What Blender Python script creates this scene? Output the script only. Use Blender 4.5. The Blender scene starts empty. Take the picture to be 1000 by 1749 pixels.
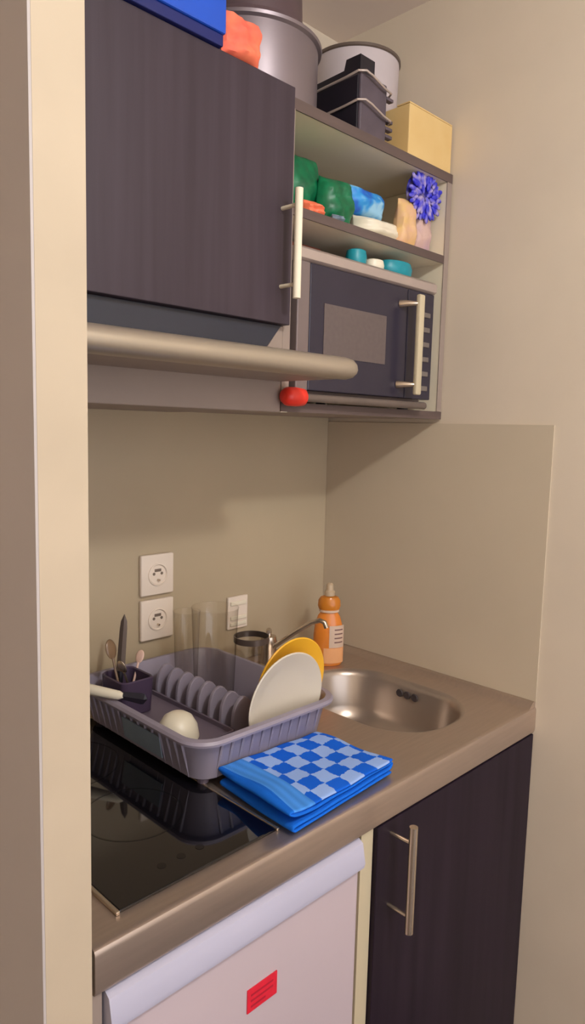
import bpy, bmesh, math, random
from mathutils import Vector, Matrix
random.seed(7)
D = bpy.data; SC = bpy.context.scene; COL = SC.collection
PI = math.pi

# ------------------------------------------------------------------ materials
def srgb(c):
    return tuple(((v/255)/12.92 if v/255 <= 0.04045 else ((v/255+0.055)/1.055)**2.4) for v in c)

def mat(name, rgb, rough=0.5, metal=0.0, var=0.06, scale=14.0, stretch=(1, 1, 1), rgb2=None, bump=0.0, coat=0.0, spec=0.5, sharp=False):
    m = D.materials.new(name); m.use_nodes = True
    nt = m.node_tree; N = nt.nodes; L = nt.links
    b = N['Principled BSDF']
    b.inputs['Roughness'].default_value = rough
    b.inputs['Metallic'].default_value = metal
    b.inputs['Coat Weight'].default_value = coat
    b.inputs['Specular IOR Level'].default_value = spec
    tc = N.new('ShaderNodeTexCoord'); mp = N.new('ShaderNodeMapping')
    mp.inputs['Scale'].default_value = stretch
    L.new(tc.outputs['Object'], mp.inputs['Vector'])
    nz = N.new('ShaderNodeTexNoise'); nz.inputs['Scale'].default_value = scale
    nz.inputs['Detail'].default_value = 5
    L.new(mp.outputs['Vector'], nz.inputs['Vector'])
    cr = N.new('ShaderNodeValToRGB')
    a = srgb(rgb)
    lo = tuple(v*(1-var) for v in a); hi = tuple(min(1, v*(1+var)) for v in a)
    if rgb2: lo, hi = a, srgb(rgb2)
    cr.color_ramp.elements[0].color = (*lo, 1); cr.color_ramp.elements[1].color = (*hi, 1)
    cr.color_ramp.elements[0].position = 0.32; cr.color_ramp.elements[1].position = 0.68
    L.new(nz.outputs['Fac'], cr.inputs['Fac'])
    L.new(cr.outputs['Color'], b.inputs['Base Color'])
    if bump:
        bp = N.new('ShaderNodeBump'); bp.inputs['Strength'].default_value = bump
        bp.inputs['Distance'].default_value = 0.002
        L.new(nz.outputs['Fac'], bp.inputs['Height']); L.new(bp.outputs['Normal'], b.inputs['Normal'])
    return m

def glass_mat(name, centre, edge):
    """thin-walled glass: clear seen face on, greyer at grazing angles, with a faint gloss"""
    m = D.materials.new(name); m.use_nodes = True
    nt = m.node_tree; N = nt.nodes; L = nt.links
    N.remove(N['Principled BSDF']); out = N['Material Output']
    tr = N.new('ShaderNodeBsdfTransparent')
    gl = N.new('ShaderNodeBsdfGlossy'); gl.inputs['Roughness'].default_value = 0.08
    lw = N.new('ShaderNodeLayerWeight'); lw.inputs['Blend'].default_value = 0.35
    cr = N.new('ShaderNodeValToRGB')
    cr.color_ramp.elements[0].position = 0.25; cr.color_ramp.elements[0].color = (centre, centre*0.985, centre*0.96, 1)
    cr.color_ramp.elements[1].position = 1.0; cr.color_ramp.elements[1].color = (edge, edge*0.97, edge*0.92, 1)
    L.new(lw.outputs['Facing'], cr.inputs['Fac']); L.new(cr.outputs['Color'], tr.inputs['Color'])
    mx = N.new('ShaderNodeMixShader'); mx.inputs['Fac'].default_value = 0.07
    L.new(tr.outputs[0], mx.inputs[1]); L.new(gl.outputs[0], mx.inputs[2])
    L.new(mx.outputs[0], out.inputs['Surface'])
    return m

M = {}
M['wall'] = mat('wall_paint', (215, 200, 180), 0.75, scale=5, var=0.03, bump=0.05)
M['shade_side'] = mat('partition_side_shade', (182, 174, 172), 0.8, scale=3, var=0.04)
M['wall_cream'] = mat('cream_partition_paint', (186, 170, 148), 0.8, scale=9, var=0.04, bump=0.08)
M['ceiling'] = mat('ceiling_paint', (238, 222, 210), 0.9, scale=4, var=0.03)
M['floor'] = mat('floor_vinyl', (84, 70, 64), 0.5, scale=6, var=0.15, stretch=(1, 8, 1))
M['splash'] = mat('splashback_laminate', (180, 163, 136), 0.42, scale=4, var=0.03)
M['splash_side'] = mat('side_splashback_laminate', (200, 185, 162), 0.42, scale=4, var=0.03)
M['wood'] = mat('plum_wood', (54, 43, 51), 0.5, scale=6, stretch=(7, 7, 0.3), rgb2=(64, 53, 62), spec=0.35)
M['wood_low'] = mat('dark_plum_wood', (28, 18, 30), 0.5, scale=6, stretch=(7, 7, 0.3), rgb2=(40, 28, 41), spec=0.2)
M['edge'] = mat('dark_shelf_edge', (92, 76, 72), 0.5, scale=12, stretch=(0.4, 5, 5), var=0.12)
M['melamine'] = mat('cream_melamine', (234, 222, 198), 0.55, scale=6, var=0.03)
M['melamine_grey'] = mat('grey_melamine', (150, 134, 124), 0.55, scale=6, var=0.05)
M['steel'] = mat('satin_steel', (194, 177, 164), 0.33, metal=0.82, scale=40, stretch=(0.3, 4, 4), var=0.04)
M['steel_bowl'] = mat('pressed_steel', (180, 166, 154), 0.28, metal=0.7, scale=12, var=0.03)
M['chrome'] = mat('brushed_chrome', (205, 190, 172), 0.25, metal=0.9, scale=30, var=0.04)
M['hoodlip'] = mat('hood_steel', (172, 160, 144), 0.34, metal=0.6, scale=30, stretch=(0.2, 4, 4), var=0.05)
M['hoodbody'] = mat('hood_grey_paint', (150, 134, 124), 0.55, scale=8, var=0.05)
M['hooddark'] = mat('hood_dark_glass', (40, 44, 58), 0.3, scale=8, var=0.08)
M['black_glass'] = mat('black_ceramic_glass', (10, 9, 14), 0.05, scale=8, var=0.1, coat=0.5)
M['mark'] = mat('hob_print', (14, 13, 17), 0.1, scale=8)
M['silver'] = mat('silver_plastic', (184, 168, 160), 0.35, metal=0.35, scale=10, var=0.03)
M['silver_dark'] = mat('grey_oven_frame', (122, 108, 106), 0.4, metal=0.2, scale=10, var=0.03)
M['mw_dark'] = mat('microwave_dark', (46, 42, 56), 0.25, scale=10, var=0.06)
M['mw_screen'] = mat('microwave_screen', (98, 86, 84), 0.35, scale=120, var=0.08)
M['mw_btn'] = mat('button_grey', (112, 102, 96), 0.5)
M['white'] = mat('white_enamel', (226, 218, 216), 0.35, scale=5, var=0.02)
M['fridge'] = mat('fridge_white', (190, 174, 180), 0.4, scale=5, var=0.02)
M['fridge_lip'] = mat('fridge_top_trim', (182, 180, 200), 0.3, scale=5, var=0.03)
M['filler'] = mat('cream_filler', (196, 182, 152), 0.55, scale=5, var=0.04)
M['red'] = mat('red_sticker', (214, 30, 54), 0.45, scale=60, var=0.1)
M['red_ink'] = mat('red_sticker_print', (170, 18, 44), 0.5)
M['socket'] = mat('socket_white', (232, 216, 200), 0.4, scale=5, var=0.02)
M['socket_hole'] = mat('socket_hole', (120, 104, 92), 0.5)
M['rack'] = mat('grey_rack_plastic', (142, 134, 149), 0.42, scale=9, var=0.06)
M['rack_in'] = mat('grey_rack_insert', (106, 94, 108), 0.45, scale=9, var=0.06)
M['pale_blue'] = mat('pale_blue_grey', (128, 144, 160), 0.4, scale=20, var=0.1)
M['plum'] = mat('plum_plastic', (70, 56, 78), 0.4)
M['plate'] = mat('white_plate', (204, 194, 178), 0.3, scale=5, var=0.02)
M['plate_yellow'] = mat('yellow_plate', (236, 176, 40), 0.35, scale=5, var=0.06)
M['cream'] = mat('cream_bowl', (232, 222, 200), 0.35, scale=5, var=0.02)
M['dark_metal'] = mat('dark_steel', (96, 84, 78), 0.35, metal=0.5, scale=10)
M['black'] = mat('matte_black', (26, 22, 34), 0.45, scale=20, var=0.15)
M['black2'] = mat('charcoal_metal', (84, 73, 82), 0.5, scale=30, var=0.12)
M['brown'] = mat('brown_glass', (120, 94, 70), 0.3)
M['pink'] = mat('pink_plastic', (222, 186, 170), 0.4)
M['orange'] = mat('orange_soap', (226, 132, 48), 0.25, scale=8, var=0.08, coat=0.3)
M['orange2'] = mat('orange_neck_soap', (204, 124, 40), 0.25, scale=8, var=0.08)
M['peach'] = mat('peach_label', (240, 174, 120), 0.4)
M['label'] = mat('pale_label', (214, 186, 164), 0.4)
M['label_ink'] = mat('label_ink', (120, 84, 80), 0.5)
M['cap'] = mat('clear_cap', (196, 172, 142), 0.3)
M['blue_box'] = mat('blue_card', (22, 78, 190), 0.45, scale=6, var=0.1)
M['navy'] = mat('navy_card', (8, 22, 92), 0.5)
M['coral'] = mat('coral_fabric', (240, 104, 84), 0.7, scale=30, rgb2=(250, 128, 92), bump=0.4)
M['pot'] = mat('pot_steel', (132, 120, 124), 0.42, metal=0.55, scale=7, var=0.05)
M['pot_dark'] = mat('dark_pan', (92, 74, 78), 0.4, metal=0.2)
M['bucket'] = mat('white_bucket', (194, 182, 184), 0.35, scale=5, var=0.02)
M['bucket_rim'] = mat('brown_bucket_rim', (96, 82, 74), 0.4)
M['carton'] = mat('yellow_carton', (216, 180, 118), 0.6, scale=12, rgb2=(222, 190, 130))
M['green'] = mat('green_foil', (8, 104, 66), 0.4, scale=40, var=0.35, bump=0.5)
M['orange_red'] = mat('orange_red_paper', (240, 120, 84), 0.5)
M['teal'] = mat('teal_plastic', (20, 140, 156), 0.4)
M['peachbag'] = mat('peach_packet', (218, 172, 140), 0.5, scale=40, rgb2=(226, 186, 120))
M['red_plastic'] = mat('red_plastic', (236, 52, 36), 0.4)
M['rolled'] = mat('grey_steel_tube', (122, 110, 104), 0.35, metal=0.5)
M['brick'] = mat('brown_tray', (120, 62, 46), 0.5)
M['overflow_dark'] = mat('dark_overflow_tone', (70, 60, 62), 0.6)
M['glass'] = glass_mat('clear_glass', 0.94, 0.62)
M['glass2'] = glass_mat('dusty_glass', 0.86, 0.55)

def ramp_mat(name, cols, scale, rough=0.5, kind='voronoi'):
    m = D.materials.new(name); m.use_nodes = True
    nt = m.node_tree; N = nt.nodes; L = nt.links; b = N['Principled BSDF']
    b.inputs['Roughness'].default_value = rough
    tc = N.new('ShaderNodeTexCoord')
    if kind == 'voronoi':
        t = N.new('ShaderNodeTexVoronoi'); t.inputs['Scale'].default_value = scale; o = t.outputs['Distance']
    else:
        t = N.new('ShaderNodeTexNoise'); t.inputs['Scale'].default_value = scale; o = t.outputs['Fac']
    L.new(tc.outputs['Object'], t.inputs['Vector'])
    cr = N.new('ShaderNodeValToRGB'); cr.color_ramp.interpolation = 'LINEAR'
    for i, (p, c) in enumerate(cols):
        e = cr.color_ramp.elements[i] if i < 2 else cr.color_ramp.elements.new(p)
        e.position = p; e.color = (*srgb(c), 1)
    L.new(o, cr.inputs['Fac']); L.new(cr.outputs['Color'], b.inputs['Base Color'])
    return m
M['bluebag'] = ramp_mat('blue_printed_packet', [(0.36, (30, 96, 200)), (0.62, (150, 200, 230)), (0.5, (50, 150, 220))], 26, kind='noise')
M['purplebag'] = ramp_mat('blue_flower_packet', [(0.3, (44, 44, 196)), (0.8, (176, 160, 200)), (0.5, (92, 88, 206))], 60)
M['pinkbag'] = ramp_mat('pale_pink_packet', [(0.4, (206, 172, 160)), (0.6, (192, 160, 168))], 20, kind='noise')

def towel_mat(border, a, b2, c):
    m = D.materials.new('checked_towel_cotton'); m.use_nodes = True
    nt = m.node_tree; N = nt.nodes; L = nt.links; b = N['Principled BSDF']
    b.inputs['Roughness'].default_value = 0.9
    b.inputs['Specular IOR Level'].default_value = 0.15
    uv = N.new('ShaderNodeUVMap'); uv.uv_map = 'UVMap'
    ck = N.new('ShaderNodeTexChecker'); ck.inputs['Scale'].default_value = 1.0
    ck.inputs['Color1'].default_value = (*srgb(a), 1); ck.inputs['Color2'].default_value = (*srgb(b2), 1)
    nz = N.new('ShaderNodeTexNoise'); nz.inputs['Scale'].default_value = 3.0
    L.new(uv.outputs['UV'], nz.inputs['Vector'])
    vm = N.new('ShaderNodeVectorMath'); vm.operation = 'MULTIPLY_ADD'
    vm.inputs[1].default_value = (0.3, 0.3, 0)
    L.new(nz.outputs['Color'], vm.inputs[0]); L.new(uv.outputs['UV'], vm.inputs[2])
    L.new(vm.outputs['Vector'], ck.inputs['Vector'])
    sp = N.new('ShaderNodeSeparateXYZ'); L.new(uv.outputs['UV'], sp.inputs[0])
    gt = N.new('ShaderNodeMath'); gt.operation = 'GREATER_THAN'; gt.inputs[1].default_value = border
    L.new(sp.outputs['X'], gt.inputs[0])
    # striped border
    wv = N.new('ShaderNodeTexWave'); wv.inputs['Scale'].default_value = 0.55; wv.bands_direction = 'X'
    L.new(uv.outputs['UV'], wv.inputs['Vector'])
    mr = N.new('ShaderNodeMix'); mr.data_type = 'RGBA'
    mr.inputs['A'].default_value = (*srgb(c), 1); mr.inputs['B'].default_value = (*srgb((66, 134, 220)), 1)
    L.new(wv.outputs['Fac'], mr.inputs['Factor'])
    mx = N.new('ShaderNodeMix'); mx.data_type = 'RGBA'
    L.new(gt.outputs[0], mx.inputs['Factor']); L.new(mr.outputs['Result'], mx.inputs['A']); L.new(ck.outputs['Color'], mx.inputs['B'])
    # the reverse side / lower layers are plain blue (u below zero)
    lt = N.new('ShaderNodeMath'); lt.operation = 'LESS_THAN'; lt.inputs[1].default_value = 0.0
    L.new(sp.outputs['X'], lt.inputs[0])
    mz = N.new('ShaderNodeMix'); mz.data_type = 'RGBA'; mz.inputs['B'].default_value = (*srgb((22, 104, 214)), 1)
    L.new(lt.outputs[0], mz.inputs['Factor']); L.new(mx.outputs['Result'], mz.inputs['A'])
    L.new(mz.outputs['Result'], b.inputs['Base Color'])
    n2 = N.new('ShaderNodeTexNoise'); n2.inputs['Scale'].default_value = 25
    L.new(uv.outputs['UV'], n2.inputs['Vector'])
    bp = N.new('ShaderNodeBump'); bp.inputs['Strength'].default_value = 0.4; bp.inputs['Distance'].default_value = 0.002
    L.new(n2.outputs['Fac'], bp.inputs['Height']); L.new(bp.outputs['Normal'], b.inputs['Normal'])
    return m

# ------------------------------------------------------------------ geometry helpers
def box(bm, x0, x1, y0, y1, z0, z1, bev=0.0, seg=2):
    t = bmesh.new()
    bmesh.ops.create_cube(t, size=1)
    for v in t.verts:
        v.co = Vector(((x0+x1)/2+v.co.x*(x1-x0), (y0+y1)/2+v.co.y*(y1-y0), (z0+z1)/2+v.co.z*(z1-z0)))
    if bev:
        bmesh.ops.bevel(t, geom=t.edges[:], offset=bev, segments=seg, profile=0.5, affect='EDGES')
    merge(bm, t)
def merge(bm, t, mtx=None):
    if mtx is not None: bmesh.ops.transform(t, matrix=mtx, verts=t.verts)
    me = D.meshes.new('tmp'); t.to_mesh(me); t.free(); bm.from_mesh(me); D.meshes.remove(me)
def tube(bm, pts, r, seg=12, cap=True):
    """tapered tube along points; r float or list"""
    t = bmesh.new(); n = len(pts); P = [Vector(p) for p in pts]
    rr = r if isinstance(r, (list, tuple)) else [r]*n
    rings = []; up = None
    for i in range(n):
        d = (P[min(i+1, n-1)]-P[max(i-1, 0)]).normalized()
        if up is None:
            up = Vector((0, 0, 1)) if abs(d.z) < 0.9 else Vector((1, 0, 0))
        a = d.cross(up).normalized(); b = a.cross(d).normalized(); up = b
        rings.append([t.verts.new(P[i]+(a*math.cos(2*PI*k/seg)+b*math.sin(2*PI*k/seg))*rr[i]) for k in range(seg)])
    for i in range(n-1):
        for k in range(seg):
            t.faces.new((rings[i][k], rings[i][(k+1) % seg], rings[i+1][(k+1) % seg], rings[i+1][k]))
    if cap:
        t.faces.new(rings[0][::-1]); t.faces.new(rings[-1])
    bmesh.ops.recalc_face_normals(t, faces=t.faces)
    merge(bm, t)
def lathe(bm, prof, seg=40, mtx=None, sy=1.0):
    """prof: list of (r,z); closed with poles where r==0"""
    t = bmesh.new(); rings = []
    for r, z in prof:
        if r < 1e-6: rings.append([t.verts.new((0, 0, z))])
        else: rings.append([t.verts.new((r*math.cos(2*PI*k/seg), sy*r*math.sin(2*PI*k/seg), z)) for k in range(seg)])
    for a, b in zip(rings, rings[1:]):
        for k in range(seg):
            k2 = (k+1) % seg
            if len(a) == 1 and len(b) == 1: continue
            if len(a) == 1: t.faces.new((a[0], b[k2], b[k]))
            elif len(b) == 1: t.faces.new((a[k], a[k2], b[0]))
            else: t.faces.new((a[k], a[k2], b[k2], b[k]))
    bmesh.ops.recalc_face_normals(t, faces=t.faces)
    merge(bm, t, mtx)
def rrect(x0, x1, y0, y1, r, n=7):
    pts = []
    for cx, cy, a0 in ((x1-r, y1-r, 0), (x0+r, y1-r, PI/2), (x0+r, y0+r, PI), (x1-r, y0+r, 3*PI/2)):
        for i in range(n+1):
            a = a0+PI/2*i/n; pts.append((cx+r*math.cos(a), cy+r*math.sin(a)))
    return pts
def loft(bm, loops, cap0=False, cap1=False):
    t = bmesh.new(); R = [[t.verts.new(p) for p in lp] for lp in loops]
    n = len(R[0])
    for a, b in zip(R, R[1:]):
        for k in range(n): t.faces.new((a[k], a[(k+1) % n], b[(k+1) % n], b[k]))
    if cap0: t.faces.new(R[0][::-1])
    if cap1: t.faces.new(R[-1])
    bmesh.ops.recalc_face_normals(t, faces=t.faces)
    merge(bm, t)
def prism(bm, pts, axis, a, b):
    """polygon pts in the plane normal to axis ('x','y','z'), from a to b"""
    def mk(u, v, w):
        return {'x': (w, u, v), 'y': (u, w, v), 'z': (u, v, w)}[axis]
    t = bmesh.new()
    A = [t.verts.new(mk(u, v, a)) for u, v in pts]; B = [t.verts.new(mk(u, v, b)) for u, v in pts]
    n = len(pts)
    t.faces.new(A); t.faces.new(B[::-1])
    for k in range(n): t.faces.new((A[k], B[k], B[(k+1) % n], A[(k+1) % n]))
    bmesh.ops.recalc_face_normals(t, faces=t.faces)
    merge(bm, t)
def obj(name, bm, m, parent=None, smooth=False, bevel=0.0, origin=None):
    me = D.meshes.new(name); bm.normal_update()
    if origin is not None:
        bmesh.ops.translate(bm, vec=-Vector(origin), verts=bm.verts)
    bm.to_mesh(me); bm.free()
    o = D.objects.new(name, me); COL.objects.link(o)
    if origin is not None: o.location = origin
    me.materials.append(m)
    if smooth:
        me.polygons.foreach_set('use_smooth', [True]*len(me.polygons))
        try: me.set_sharp_from_angle(angle=math.radians(38))
        except Exception: pass
    if parent:
        o.parent = parent
        o.matrix_parent_inverse = Matrix.Translation(parent.location).inverted() if parent.type == 'EMPTY' or True else Matrix()
    return o
def tag(o, label, cat, group=None):
    o['label'] = label; o['category'] = cat
    if group: o['group'] = group
    return o
def thing(name, label, cat, loc=(0, 0, 0), group=None):
    o = D.objects.new(name, None); COL.objects.link(o); o.location = loc; o.empty_display_size = 0.05
    return tag(o, label, cat, group)
def struct(name, bm, m):
    o = obj(name, bm, m); o['kind'] = 'structure'; return o
def B(*a, **k):
    bm = bmesh.new(); box(bm, *a, **k); return bm
def part(name, m, parent, *a, **k):
    return obj(name, B(*a, **k), M[m], parent)

# ------------------------------------------------------------------ room
FL, CE = -0.90, 1.475
struct('floor', B(-3.2, 0.1, -3.4, 0.1, FL-0.05, FL), M['floor'])
struct('ceiling', B(-3.2, 0.1, -3.4, 0.1, CE, CE+0.05), M['ceiling'])
struct('wall_back', B(-3.2, 0.1, 0, 0.1, FL, CE), M['wall'])
struct('wall_right', B(0, 0.1, -3.4, 0, FL, CE), M['wall'])
bm = bmesh.new(); box(bm, -1.057, -1.006, -0.6, 0, FL, CE)
struct('wall_left', bm, M['wall_cream'])
struct('shade_layer_1', B(-1.060, -1.0572, -0.600, 0, FL, CE), M['shade_side'])  # added thin layer; its grey paints the shade on the partition's outer face
struct('light_block_wall', B(-2.1, -2.05, -3.4, 0, FL, CE), M['wall'])  # unseen wall added to keep world light off the partition's outer face
# laminate splashbacks standing on the worktop
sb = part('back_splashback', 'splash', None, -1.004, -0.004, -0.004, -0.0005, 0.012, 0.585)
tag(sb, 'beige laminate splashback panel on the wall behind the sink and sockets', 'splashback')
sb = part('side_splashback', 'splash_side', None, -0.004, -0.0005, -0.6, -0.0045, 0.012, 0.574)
tag(sb, 'grey-beige splashback panel on the right-hand wall above the worktop', 'splashback')

# ------------------------------------------------------------------ base units
bc = thing('base_cabinet', 'dark plum wooden sink cabinet with one door, right of the small fridge', 'cabinet', (-0.26, -0.3, FL))
bm = bmesh.new(); T = 0.018
box(bm, -0.516, -0.498, -0.58, -0.01, FL+0.1, -0.056); box(bm, -0.02, -0.002, -0.58, -0.01, FL+0.1, -0.056)
box(bm, -0.498, -0.02, -0.58, -0.01, FL+0.1, FL+0.118); box(bm, -0.498, -0.02, -0.03, -0.01, FL+0.118, -0.056)
obj('body', bm, M['melamine'], bc)
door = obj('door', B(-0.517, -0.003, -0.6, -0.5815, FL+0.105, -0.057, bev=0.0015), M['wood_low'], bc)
h = bmesh.new()
tube(h, [(-0.483, -0.642, -0.050), (-0.483, -0.642, -0.226)], 0.0068, 16)
for z in (-0.078, -0.200): tube(h, [(-0.483, -0.6, z), (-0.483, -0.642, z)], 0.0032, 10)
obj('handle', h, M['chrome'], door, smooth=True)
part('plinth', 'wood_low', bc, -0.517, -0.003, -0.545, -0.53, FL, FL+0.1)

fr = thing('fridge', 'small white fridge under the worktop with a red sticker on its door', 'fridge', (-0.76, -0.3, FL))
part('body', 'white', fr, -0.985, -0.557, -0.55, -0.03, FL+0.02, -0.066, bev=0.004)
dr = obj('door', B(-0.987, -0.556, -0.597, -0.553, FL+0.05, -0.104, bev=0.006, seg=3), M['fridge'], fr)
bm = bmesh.new()
# moulded grip strip along the top of the door
prism(bm, [(-0.553, -0.058), (-0.592, -0.058), (-0.602, -0.064), (-0.604, -0.074), (-0.608, -0.094), (-0.606, -0.102), (-0.598, -0.106), (-0.553, -0.106)], 'x', -0.987, -0.556)
g = obj('grip_strip', bm, M['fridge_lip'], dr, smooth=True)
bm = B(-0.782, -0.7285, -0.5988, -0.5972, -0.2105, -0.1775)
st = obj('sticker', bm, M['red'], dr); st['label'] = 'red rectangular sticker'
bm = bmesh.new()
for z in (-0.187, -0.195, -0.203): box(bm, -0.776, -0.736 if z != -0.203 else -0.75, -0.5992, -0.5988, z-0.0012, z+0.0012)
obj('print', bm, M['red_ink'], st)
for x in (-0.95, -0.6):
    bm = bmesh.new(); tube(bm, [(x, -0.5, FL), (x, -0.5, FL+0.025)], 0.015); obj('foot', bm, M['black'], fr, smooth=True)
fp = part('filler_panel', 'filler', None, -0.548, -0.519, -0.592, -0.02, FL, -0.0565)
tag(fp, 'cream upright filler panel between the white fridge and the plum cabinet', 'panel')
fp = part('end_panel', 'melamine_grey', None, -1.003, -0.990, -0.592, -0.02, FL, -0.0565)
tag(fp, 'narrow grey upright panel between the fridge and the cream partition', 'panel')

# ------------------------------------------------------------------ worktop with the pressed sink
wt = thing('worktop', 'stainless steel worktop with rolled front edge, pressed sink and black hob set in', 'worktop', (-0.5, -0.3, 0))
SX0, SX1, SY0, SY1, SR = -0.335, -0.075, -0.530, -0.160, 0.115
HX0, HX1, HY0, HY1 = -0.953, -0.706, -0.567, -0.06
bm = bmesh.new()
# flat deck with openings for the bowl: ring of quads bridging outline to hole
def ring_fill(bm, outer, hole, z):
    t = bmesh.new()
    ov = [t.verts.new((x, y, z)) for x, y in outer]; hv = [t.verts.new((x, y, z)) for x, y in hole]
    oe = [t.edges.new((ov[i], ov[(i+1) % len(ov)])) for i in range(len(ov))]
    he = [t.edges.new((hv[i], hv[(i+1) % len(hv)])) for i in range(len(hv))]
    bmesh.ops.triangle_fill(t, edges=oe+he, use_beauty=True)
    bmesh.ops.recalc_face_normals(t, faces=t.faces)
    for f in t.faces:
        if f.normal.z < 0: f.normal_flip()
    merge(bm, t)
hole = rrect(SX0, SX1, SY0, SY1, SR, 10)
ring_fill(bm, [(-0.46, -0.582), (-0.004, -0.582), (-0.004, -0.02), (-0.46, -0.02)], hole, 0.0)
# left half of the deck, flat
prism(bm, [(-1.0, -0.582), (-0.46, -0.582), (-0.46, -0.02), (-1.0, -0.02)], 'z', -0.002, 0.0)
# rolled front edge: rises to a soft crest, rolls over and drops
prof = [(-0.582, 0.0), (-0.590, 0.0004), (-0.5965, 0.0002), (-0.5995, -0.0012), (-0.6008, -0.004), (-0.601, -0.008), (-0.601, -0.048), (-0.599, -0.053), (-0.593, -0.0545), (-0.57, -0.0545), (-0.57, -0.050), (-0.594, -0.050), (-0.596, -0.012), (-0.592, -0.003), (-0.582, -0.003)]
prism(bm, prof, 'x', -1.003, -0.001)
# back and side upstands
prism(bm, [(-0.022, -0.003), (-0.022, 0.0), (-0.018, 0.001), (-0.012, 0.009), (-0.008, 0.0115), (-0.0045, 0.0115), (-0.0045, -0.003)], 'x', -1.003, -0.001)
prism(bm, [(-0.030, -0.003), (-0.030, 0.0), (-0.024, 0.001), (-0.014, 0.009), (-0.009, 0.0115), (-0.001, 0.0115), (-0.001, -0.003)], 'y', -0.598, -0.005)
obj('deck', bm, M['steel'], wt, smooth=True)
# bowl
bm = bmesh.new(); loops = []
for ins, z, r in ((0.0, 0.0, SR), (0.003, -0.001, SR), (0.008, -0.005, SR-0.004), (0.012, -0.014, SR-0.006), (0.020, -0.08, SR-0.012), (0.030, -0.103, SR-0.02), (0.048, -0.117, SR-0.04), (0.075, -0.121, 0.05), (0.11, -0.124, 0.018)):
    loops.append([(x, y, z) for x, y in rrect(SX0+ins, SX1-ins, SY0+ins, SY1-ins, max(r, 0.01), 10)])
loft(bm, loops, cap1=True)
bowl = obj('sink_bowl', bm, M['steel_bowl'], wt, smooth=True)
bm = bmesh.new(); lathe(bm, [(0, 0.001), (0.012, 0.001), (0.020, 0.003), (0.032, 0.003), (0.035, 0.0), (0.0, -0.004)], 32, Matrix.Translation((-0.205, -0.345, -0.1235)))
obj('drain', bm, M['chrome'], bowl, smooth=True)
# overflow slot in the right-hand wall of the bowl
bm = bmesh.new()
for dy in (-0.020, 0.0, 0.020):
    t = bmesh.new(); lathe(t, [(0, -0.0022), (0.008, -0.0022), (0.009, 0), (0.007, 0.0018), (0, 0.0018)], 14, Matrix.Translation((-0.0925, -0.345+dy, -0.026)) @ Matrix.Rotation(PI/2, 4, 'Y')); merge(bm, t)
o = obj('overflow', bm, M['overflow_dark'], bowl, smooth=True)  # dark discs stand in for the overflow openings
# hob
hb = obj('hob_glass', B(HX0, HX1, HY0, HY1, 0.0002, 0.0045, bev=0.0015), M['black_glass'], wt); hb['label'] = 'black ceramic hob'
bm = bmesh.new()
def ring(bm, cx, cy, r, z, w=0.0012):
    lathe(bm, [(r-w, 0), (r-w, 0.0003), (r+w, 0.0003), (r+w, 0)], 64, Matrix.Translation((cx, cy, z)))
ring(bm, -0.83, -0.20, 0.085, 0.0045); ring(bm, -0.83, -0.40, 0.07, 0.0045)
for x in (-0.87, -0.84, -0.81): lathe(bm, [(0, 0.0003), (0.006, 0.0003), (0.006, 0)], 16, Matrix.Translation((x, -0.53, 0.0045)))
obj('hob_markings', bm, M['mark'], hb)
bm = bmesh.new()
box(bm, HX1, HX1+0.005, HY0-0.002, HY1+0.002, 0.0002, 0.0050, bev=0.001); box(bm, HX0-0.005, HX0, HY0-0.002, HY1+0.002, 0.0002, 0.0050, bev=0.001)
obj('hob_trim', bm, M['chrome'], hb)

# tap
tp = thing('tap', 'slim chrome sink tap behind the dish rack, spout reaching towards the soap bottle', 'tap', (-0.25, -0.062, 0))
bm = bmesh.new(); lathe(bm, [(0, 0.0), (0.024, 0.0), (0.024, 0.006), (0.019, 0.012), (0.018, 0.055), (0.020, 0.060), (0.017, 0.075), (0, 0.078)], 28, Matrix.Translation((-0.25, -0.062, 0.0003)))
obj('body', bm, M['chrome'], tp, smooth=True)
bm = bmesh.new(); tube(bm, [(-0.25, -0.068, 0.045), (-0.246, -0.09, 0.062), (-0.235, -0.13, 0.095), (-0.222, -0.17, 0.125), (-0.216, -0.19, 0.133), (-0.212, -0.20, 0.130), (-0.210, -0.205, 0.118)], 0.0055, 14)
obj('spout', bm, M['chrome'], tp, smooth=True)
bm = bmesh.new(); tube(bm, [(-0.25, -0.062, 0.076), (-0.25, -0.062, 0.088), (-0.262, -0.075, 0.094), (-0.285, -0.098, 0.099)], [0.006, 0.007, 0.0055, 0.004], 12)
obj('lever', bm, M['chrome'], tp, smooth=True)

# ------------------------------------------------------------------ sockets
def socket(zc, label):
    t = thing('power_socket', label, 'socket', (-0.525, 0, zc), 'power sockets on the back wall')
    x0, x1, z0, z1 = -0.565, -0.485, zc-0.0425, zc+0.0425
    bm = bmesh.new(); box(bm, x0, x1, -0.0145, -0.0043, z0, z1, bev=0.003, seg=3)
    lathe(bm, [(0.0235, 0.0), (0.0235, 0.0025), (0.0215, 0.0032), (0.0195, 0.0005), (0.0195, 0)], 36, Matrix.Translation((-0.525, -0.0142, zc)) @ Matrix.Rotation(PI/2, 4, 'X'))
    obj('plate', bm, M['socket'], t, smooth=True)
    bm = bmesh.new()
    for dx in (-0.0095, 0.0095): tube(bm, [(-0.525+dx, -0.0150, zc+0.002), (-0.525+dx, -0.0138, zc+0.002)], 0.0032, 12)
    box(bm, -0.533, -0.517, -0.0150, -0.0140, zc+0.006, zc+0.012)
    obj('contact', bm, M['socket_hole'], t)
    bm = bmesh.new(); tube(bm, [(-0.525, -0.014, zc-0.011), (-0.525, -0.021, zc-0.011)], 0.0022, 10)
    obj('earth_pin', bm, M['chrome'], t)
socket(0.2475, 'white square power socket, upper one of the two on the back wall')
socket(0.153, 'white square power socket, lower one, just above the dish rack')
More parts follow.
